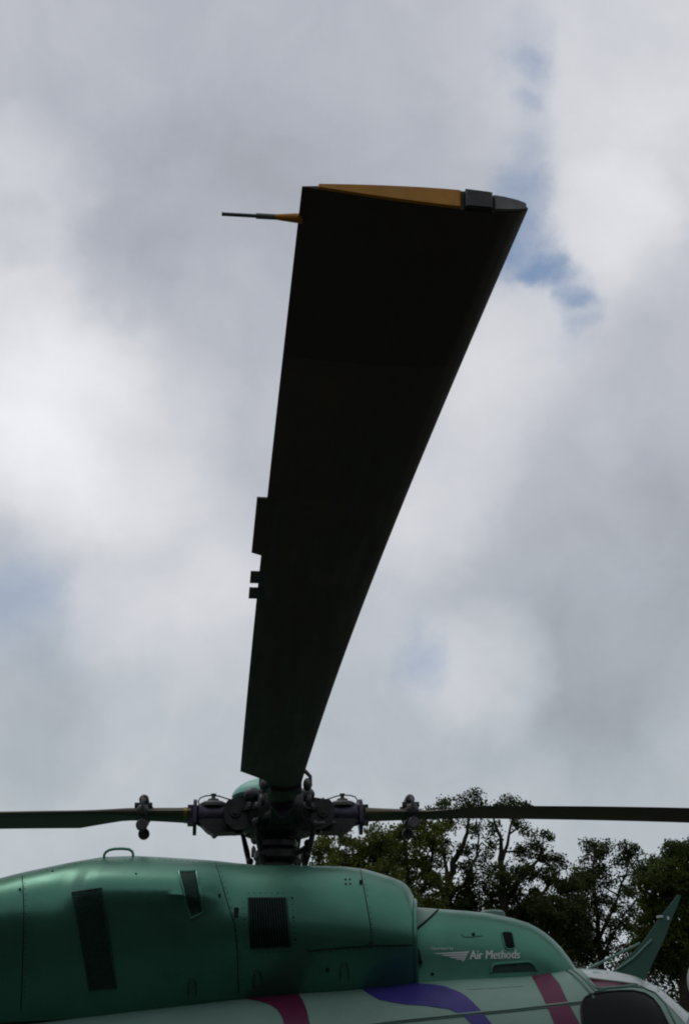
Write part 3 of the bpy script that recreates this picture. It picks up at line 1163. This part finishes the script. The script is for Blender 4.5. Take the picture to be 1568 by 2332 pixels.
te_plate('trim_tab', r_of(1268), r_of(1134), .026, -.002, BL, M['blade'], 0, .03)
te_plate('trim_tab', r_of(1327), r_of(1302), .024, .0, BL, M['dark_metal'], 3)
te_plate('trim_tab', r_of(1362), r_of(1339), .024, .0, BL, M['dark_metal'], 3)
# tip: orange end cap, slotted weight block, grey nose
def end_poly(x0, x1, inset, rr, extra=0.0):
    ups = [(x, y) for x, y in AF[:15]][::-1]     # leading to trailing, upper
    los = [(x, y) for x, y in AF[14:]]           # leading to trailing, lower
    xs_ = [x0 + (x1 - x0) * i / 10 for i in range(11)]
    up_ = [(x, interp(x, ups) * inset + extra) for x in xs_]
    lo_ = [(x, interp(x, los) * inset) for x in xs_]
    return [blade_pt(rr, x, y) for x, y in up_] + [blade_pt(rr, x, y) for x, y in reversed(lo_)]


def end_piece(name, x0, x1, inset, r0, r1, mtl, extra=0.0):
    a_, b_ = end_poly(x0, x1, inset, r0, extra), end_poly(x0, x1, inset, r1, extra)
    n_ = len(a_)
    b2 = end_poly(x0 + .006, x1 - .006, inset * .9, r1 + .002, extra)
    return MB().add(a_ + b_ + b2, [(i, (i + 1) % n_, n_ + (i + 1) % n_, n_ + i) for i in range(n_)] + [(n_ + i, n_ + (i + 1) % n_, 2 * n_ + (i + 1) % n_, 2 * n_ + i) for i in range(n_)]
                    + [tuple(range(2 * n_, 3 * n_)), tuple(range(n_ - 1, -1, -1))]).build(name, mtl, BL, angle=30)


end_piece('tip_cap', .305, .93, .93, TIP_R - .004, TIP_R + .004, M['yellow'])
end_piece('tip_weight', .165, .285, .92, TIP_R - .01, TIP_R + .008, M['dark_metal'], .012)
end_piece('tip_nose', .012, .155, .90, TIP_R - .004, TIP_R + .004, M['tip_grey'])
# rod sticking out of the trailing edge near the tip
rr = r_of(497)
q0 = blade_pt(rr, 1.0, 0)
pd = math.radians(-3)
out = Vector((.008, -1, .0)).normalized()
MB().tube([q0 - out * .006, q0 + out * .004, q0 + out * .036], [.0075, .007, .0038], 12).build('rod_fairing', M['yellow'], BL)
MB().tube([q0 + out * .034, q0 + out * .062], .0042, 10).build('rod_collar', M['tip_grey'], BL)
MB().tube([q0 + out * .060, q0 + out * .112], .0028, 10).build('tip_rod', M['blade_edge'], BL)


def pendulum(parent):
    b_ = MB()
    z0 = droop(.77)
    b_.box((.77, 0, z0 + .0), (.055, .165, .088)).box((.77, 0, z0 + .052), (.045, .09, .03))
    b_.lathe([(.020, -.05), (.028, -.04), (.028, .04), (.020, .05)], (.77, 0, z0 + .082), 'Y', 16)
    b_.build('absorber_bracket', M['grey_metal'], parent)
    for s in (-1, 1):
        c_ = MB()
        c_.tube([(.77, s * .055, z0 + .072), (.77, s * .105, z0 + .070), (.77, s * .128, z0 + .045), (.77, s * .130, z0 + .0), (.77, s * .122, z0 - .02)], [.012, .012, .010, .009, .009], 8)
        c_.ball((.77, s * .112, z0 + .002), .036, (1, .6, .95))
        c_.tube([(.77, s * .118, z0 - .04), (.77, s * .118, z0 - .085)], .007, 8)
        c_.lathe([(.028, -.014), (.033, -.008), (.033, .008), (.028, .014)], (.77, s * .118, z0 - .080), 'Y', 18)
        c_.build('pendulum_weight', M['grey_metal'], parent)
    for x_ in (.735, .805):
        for y_ in (-.05, .05):
            MB().box((x_, y_, z0 + .045), (.03, .02, .03)).build('clamp_bolt', M['dark_metal'], parent)


pendulum(BL)
def band(r0, r1):
    vs, fs = [], []
    n = len(AF)
    for r in (r0, r1):
        for x, y in AF:
            s = max(0, min(1, (r - .5) / .35))
            ang = math.atan2(y * 3, (.5 - x))
            ox, oy = .5 - .5 * math.cos(ang), .5 * math.sin(ang)
            q = blade_pt(r, ox + (x - ox) * s, (oy + (y - oy) * s))
            vs.append(Vector((q.x, q.y * 1.03, (q.z - droop(r)) * 1.04 + droop(r))))
    for j in range(n):
        fs.append((j, (j + 1) % n, n + (j + 1) % n, n + j))
    return MB().add(vs, fs)


tag(BL, 'blade reaching over the camera, seen from below, with an orange end face')
others = []
for q in (1, 2, 3):
    o = BL.copy()
    COL.objects.link(o)
    o.matrix_local = DISC @ Matrix.Rotation(q * math.pi / 2, 4, 'Z') @ Matrix.Rotation(math.radians((0, -4.5, 0, 1.5)[q]), 4, 'X')
    if 'label' in o:
        del o['label']
    for ch in list(BL.children):
        c = ch.copy()
        COL.objects.link(c)
        c.parent = o
    others.append(o)
# the blade on the left carries a yellow band at its root (azimuth -90 degrees from the near blade)
left = others[2]
band(.522, .542).build('yellow_band', M['olive_yellow'], left)

# ------------------------------------------------------------------ trees
def quads_mesh(name, centers, sizes, m, parent, kind=None, shape=1.9):
    """many leaf-sized faces as one mesh"""
    n = len(centers)
    d1 = RNG.normal(size=(n, 3))
    d1 /= np.linalg.norm(d1, axis=1, keepdims=True)
    d2 = np.cross(d1, RNG.normal(size=(n, 3)))
    d2 /= np.linalg.norm(d2, axis=1, keepdims=True)
    s = sizes[:, None]
    v = np.empty((n, 4, 3))
    v[:, 0] = centers - d1 * s * .5
    v[:, 1] = centers + d2 * s * .5 / shape
    v[:, 2] = centers + d1 * s * .5
    v[:, 3] = centers - d2 * s * .5 / shape
    me = bpy.data.meshes.new(name)
    me.vertices.add(n * 4)
    me.vertices.foreach_set('co', v.reshape(-1))
    me.loops.add(n * 4)
    me.loops.foreach_set('vertex_index', np.arange(n * 4, dtype=np.int32))
    me.polygons.add(n)
    me.polygons.foreach_set('loop_start', np.arange(n, dtype=np.int32) * 4)
    me.polygons.foreach_set('loop_total', np.full(n, 4, dtype=np.int32))
    me.materials.append(m)
    me.update(calc_edges=True)
    me.validate()
    o = bpy.data.objects.new(name, me)
    COL.objects.link(o)
    if parent is not None:
        o.parent = parent
    if kind:
        o['kind'] = kind
    return o


def tree(name, label, base, Y, limbs, clumps, leaf, group=None, leaf_size=.125, per=120, cat='tree'):
    """base: picture x of the foot; limbs: polylines of (x, y, radius, depth offset); clumps: (x, y, rx, ry, fill) measured at distance Y"""
    foot = at_y(base, 2454, Y)
    foot.z = 0
    root = empty(name, foot)
    tag(root, label, cat, group)
    sc = (at_y(base + 100, 2000, Y).x - at_y(base, 2000, Y).x) / 100
    wood = MB()
    skeleton = []
    for L in limbs:
        pts, rad = [], []
        for (x, y, r, dz) in L:
            p = at_y(x, y, Y + dz) - foot
            if y >= 2450:
                p.z = -.05
            pts.append(p)
            rad.append(r)
        # subdivide with a little wander
        pp, rr_ = [], []
        for i in range(len(pts) - 1):
            for t in (0, .33, .66):
                q = pts[i].lerp(pts[i + 1], t)
                if t:
                    q += Vector(RNG.normal(size=3)) * rad[i] * .5
                pp.append(q)
                rr_.append(rad[i] + (rad[i + 1] - rad[i]) * t)
        pp.append(pts[-1])
        rr_.append(rad[-1])
        wood.tube(pp, rr_, 8)
        skeleton += pp
    cen, siz = [], []
    for (x, y, rx, ry, fill) in clumps:
        c0 = at_y(x, y, Y + float(RNG.uniform(-.8, .8))) - foot
        RX, RY = rx * sc, ry * sc
        RZ = (RX + RY) * .55
        ns = max(3, int(fill * 14.0 * RX * RY / .30))
        near = min(skeleton, key=lambda s: (s - c0).length + max(0, s.z - c0.z) * 1.5)
        mid = near.lerp(c0, .5) + Vector(RNG.normal(size=3)) * .12
        wood.tube([near, mid, c0], [.045, .03, .018], 5)
        for _ in range(ns):
            d = RNG.normal(size=3)
            d /= np.linalg.norm(d)
            d *= RNG.uniform(.25, 1.0) ** .5
            sp = c0 + Vector((d[0] * RX, d[1] * RZ, d[2] * RY))
            if RNG.uniform() < .45:
                wood.tube([c0.lerp(sp, .05), c0.lerp(sp, .55) + Vector(RNG.normal(size=3)) * .05, sp], [.016, .011, .006], 4)
            rs_ = RNG.uniform(.10, .22)
            nl = int(per * RNG.uniform(.6, 1.3))
            q = np.clip(RNG.normal(size=(nl, 3)), -1.7, 1.7) * rs_ * np.array([1.0, 1.0, .75]) + np.array(sp)
            cen.append(q)
            siz.append(RNG.uniform(.6, 1.25, nl) * leaf_size)
    wood.build('trunk', M['bark'], root, fix=False)
    quads_mesh('crown', np.concatenate(cen), np.concatenate(siz), leaf, root)
    return root


G = 'trees standing behind the helicopter'
tree('oak_tree', 'low olive leafy tree just to the side of the rotor mast', 780, 42,
     [[(780, 2460, .16, 0), (784, 2200, .13, 0), (780, 2040, .09, 0), (760, 1960, .05, 0)], [(784, 2150, .09, 0), (830, 2010, .06, .3), (850, 1940, .03, .3)]],
     [(728, 1935, 26, 24, .75), (752, 1960, 36, 30, 1), (800, 1945, 34, 26, 1), (838, 1925, 40, 30, 1), (866, 1940, 34, 40, 1), (780, 1990, 80, 40, 1.2), (860, 1990, 60, 40, 1.1), (735, 1905, 10, 16, .5), (778, 1912, 10, 10, .5),
      (850, 1895, 20, 18, .7), (715, 1975, 22, 30, .9), (860, 2060, 110, 50, 1)], LEAF['olive'], G)
tree('oak_tree', 'broad olive tree whose crown shows under the near end of the right-hand rotor blade', 925, 45,
     [[(930, 2460, .2, 0), (935, 2200, .16, 0), (930, 2050, .12, 0), (925, 1960, .07, 0), (915, 1900, .04, 0)], [(932, 2080, .1, 0), (975, 1990, .07, -.3), (985, 1920, .04, -.3)], [(930, 2040, .08, 0), (890, 1970, .05, .3), (880, 1920, .03, .3)]],
     [(905, 1905, 36, 32, 1), (940, 1888, 40, 30, 1), (975, 1895, 34, 30, .9), (890, 1950, 40, 30, .8), (945, 1940, 44, 34, .8), (985, 1950, 34, 40, .6), (925, 2000, 30, 30, .7), (985, 2020, 44, 40, .6), (905, 2040, 60, 40, .9),
      (970, 2090, 70, 50, .9), (1000, 1880, 20, 20, .6)], LEAF['olive'], G)
tree('oak_tree', 'tallest open-crowned tree with a dark forked trunk, its topmost tuft above the rotor blade', 1018, 47,
     [[(1018, 2460, .24, 0), (1020, 2200, .21, 0), (1017, 2080, .18, 0), (1020, 2000, .15, 0), (1040, 1950, .11, 0), (1058, 1910, .08, 0), (1066, 1870, .05, 0), (1068, 1830, .025, 0)],
      [(1018, 2040, .12, 0), (990, 1990, .09, .4), (955, 1975, .05, .4), (935, 1965, .03, .4)], [(1019, 2010, .1, 0), (1010, 1950, .06, .3), (1005, 1890, .03, .3), (1012, 1840, .02, .3)],
      [(1022, 2050, .1, 0), (1065, 2000, .07, -.4), (1085, 1950, .05, -.4), (1090, 1900, .03, -.4)]],
     [(1068, 1824, 26, 20, .9), (1056, 1838, 18, 16, .8), (1086, 1834, 12, 12, .6), (1014, 1828, 16, 12, .6), (1004, 1842, 10, 10, .5), (975, 1852, 14, 9, .5), (1030, 1880, 26, 22, .6), (1085, 1885, 20, 20, .5), (1050, 1935, 16, 20, .4),
      (1000, 1920, 26, 24, .6), (975, 1960, 26, 26, .5), (1085, 1950, 26, 26, .65), (1110, 1930, 20, 26, .5), (1060, 1985, 30, 26, .55), (1100, 2010, 40, 34, .8), (1040, 2050, 50, 40, .9), (960, 2040, 30, 34, .5), (1090, 2080, 60, 50, 1.1),
      (1000, 2080, 50, 30, .9), (985, 1995, 16, 14, .4)], LEAF['dark'], G)
tree('oak_tree', 'wide open-crowned tree with slanting limbs against the sky, crossed by the right-hand rotor blade', 1150, 46,
     [[(1150, 2460, .22, 0), (1150, 2200, .2, 0), (1146, 2060, .16, 0), (1142, 1980, .12, 0), (1140, 1925, .08, 0), (1128, 1880, .05, 0), (1118, 1850, .03, 0)],
      [(1142, 1960, .08, 0), (1158, 1900, .05, -.3), (1168, 1850, .03, -.3), (1180, 1830, .02, -.3)], [(1147, 2060, .11, 0), (1200, 1990, .07, .4), (1232, 1940, .04, .4)],
      [(1148, 2100, .1, 0), (1230, 2040, .06, -.3), (1275, 1980, .04, -.3)]],
     [(1150, 1832, 22, 13, .7), (1130, 1836, 12, 12, .6), (1190, 1832, 16, 14, .7), (1170, 1870, 26, 20, .55), (1125, 1890, 14, 20, .4), (1205, 1885, 26, 20, .55), (1235, 1905, 24, 16, .7), (1220, 1935, 30, 20, .6), (1175, 1930, 24, 24, .55),
      (1250, 1960, 30, 20, .6), (1285, 1955, 22, 16, .7), (1190, 1985, 36, 26, .8), (1140, 2000, 34, 34, .8), (1240, 2010, 40, 30, .8), (1290, 2000, 30, 24, .75), (1170, 2060, 60, 40, 1.1), (1250, 2070, 60, 40, 1.1), (1305, 2040, 34, 34, .9),
      (1230, 2130, 100, 50, 1.2), (1290, 2110, 50, 60, 1.1)], LEAF['dark'], G)
tree('oak_tree', 'slim sparse tree with two leafy tufts and bright sky showing between its twigs', 1372, 48,
     [[(1372, 2460, .15, 0), (1368, 2250, .13, 0), (1360, 2120, .1, 0), (1352, 2030, .07, 0), (1352, 1960, .04, 0), (1356, 1920, .02, 0)],
      [(1362, 2140, .08, 0), (1400, 2060, .05, .3), (1425, 1990, .035, .3), (1430, 1940, .02, .3)], [(1366, 2200, .06, 0), (1395, 2130, .04, -.3), (1420, 2085, .025, -.3), (1440, 2060, .015, -.3)]],
     [(1352, 1926, 30, 18, .75), (1375, 1935, 14, 16, .5), (1345, 1955, 24, 20, .6), (1370, 1970, 20, 18, .45), (1425, 1935, 28, 16, .75), (1450, 1955, 24, 18, .75), (1412, 1962, 14, 16, .45), (1350, 1995, 34, 22, .75), (1335, 2030, 30, 30, .9),
      (1385, 2010, 26, 18, .55), (1440, 1990, 26, 18, .5), (1420, 2020, 22, 14, .4), (1375, 2050, 22, 20, .4), (1345, 2080, 30, 40, .8), (1440, 2040, 18, 14, .35), (1380, 2100, 24, 24, .35), (1330, 2150, 34, 50, 1.1), (1412, 2110, 24, 16, .4), (1400, 2062, 20, 16, .4), (1428, 2075, 16, 14, .4), (1388, 2135, 18, 16, .35), (1412, 2168, 22, 18, .45), (1318, 1990, 26, 20, .8), (1310, 2060, 34, 30, 1),
      (1370, 2160, 16, 26, .3), (1440, 2110, 16, 24, .45)], LEAF['dark'], G)
tree('oak_tree', 'dense rounded dark green tree filling the far edge beside the wire cutter', 1560, 44,
     [[(1560, 2460, .26, 0), (1560, 2250, .22, 0), (1556, 2120, .16, 0), (1550, 2010, .09, 0), (1545, 1950, .05, 0)], [(1558, 2140, .12, 0), (1500, 2060, .08, 0), (1480, 2010, .04, 0)], [(1558, 2140, .12, 0), (1620, 2050, .08, 0), (1650, 1990, .04, 0)]],
     [(1545, 1925, 22, 18, .9), (1520, 1945, 30, 20, 1), (1492, 1955, 24, 20, 1), (1560, 1950, 40, 26, 1.1), (1490, 2000, 44, 40, 1.3), (1540, 2010, 60, 50, 1.4), (1600, 1960, 60, 50, 1.2), (1490, 2080, 50, 60, 1.3), (1550, 2090, 70, 60, 1.5),
      (1500, 2160, 60, 50, 1.4), (1570, 2170, 70, 60, 1.5), (1640, 2080, 80, 80, 1.3), (1462, 2150, 22, 40, .7), (1640, 2180, 80, 60, 1.2), (1470, 2030, 24, 40, .8)], LEAF['bright'], G, per=120)


# thicket under and behind the trees
def thicket():
    cen, siz = [], []
    for i in range(520):
        px = RNG.uniform(690, 1900)
        top = interp(px, [(690, 2040), (860, 2060), (1000, 2075), (1300, 2080), (1350, 2150), (1380, 2205), (1430, 2205), (1455, 2130), (1560, 2080), (1900, 2060)])
        py = top + 26 + RNG.uniform(0, 1) ** 1.3 * (2440 - top)
        c = np.array(at_y(px, py, RNG.uniform(50, 54)))
        n_ = 200
        cen.append(c + RNG.normal(size=(n_, 3)) * np.array([.55, .5, .45]))
        siz.append(RNG.uniform(.11, .20, n_))
    c = np.concatenate(cen)
    c[:, 2] = np.maximum(c[:, 2], .05)
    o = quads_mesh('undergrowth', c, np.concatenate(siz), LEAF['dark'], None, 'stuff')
    tag(o, 'dark tangled undergrowth below and behind the trees', 'undergrowth')


thicket()


# unseen wood inferred from dark reflections, widened and drawn close to darken the paint
def wood_behind():
    n_ = 30000
    a_ = RNG.uniform(math.radians(48), math.radians(312), n_)
    r_ = 22 + RNG.uniform(0, 6, n_) + 14 * np.cos(a_ / 2) ** 2
    top = 12.0 + 1.6 * np.sin(a_ * 9) + 1.1 * np.sin(a_ * 23 + 1)
    z = RNG.uniform(0, 1, n_) ** .85 * top
    o = quads_mesh('woodland', np.stack([r_ * np.sin(a_), r_ * np.cos(a_), z], 1), RNG.uniform(.6, 1.3, n_), LEAF['dark'], None, 'stuff', 1.4)
    tag(o, 'dense dark unseen wood behind the viewer, its ring added to darken the paint', 'wood')


wood_behind()

# ------------------------------------------------------------------ grey tank at the far edge
Yt = 22.0
pc = at_y(1590, 2238, Yt)
rt = (at_y(1590, 2238, Yt) - at_y(1546, 2238, Yt)).length
TK = empty('storage_tank', (pc.x, pc.y, 0))
tag(TK, 'grey rounded metal tank on legs at the edge, below the dense tree', 'tank')
tk = MB()
prof = [(max(.001, rt * math.sin(math.pi / 2 * i / 8)), -rt * .55 * math.cos(math.pi / 2 * i / 8)) for i in range(9)]
prof += [(rt, 1.5)] + [(max(.001, rt * math.cos(math.pi / 2 * i / 8)), 1.5 + rt * .55 * math.sin(math.pi / 2 * i / 8)) for i in range(1, 9)]
tk.lathe(prof, (0, 0, pc.z), 'X', 32)
tk.build('tank_shell', M['tank'], TK)
for y in (-.25, .25):
    for x in (.25, 1.25):
        MB().tube([(x, y, -.02), (x, y, pc.z - rt * .7)], .05, 8).build('leg', M['dark_metal'], TK)
for y in (.2, 1.3):
    MB().lathe([(rt + .002, -.02), (rt + .012, -.02), (rt + .012, .02), (rt + .002, .02)], (y, 0, pc.z), 'X', 32).build('band', M['dark_metal'], TK)
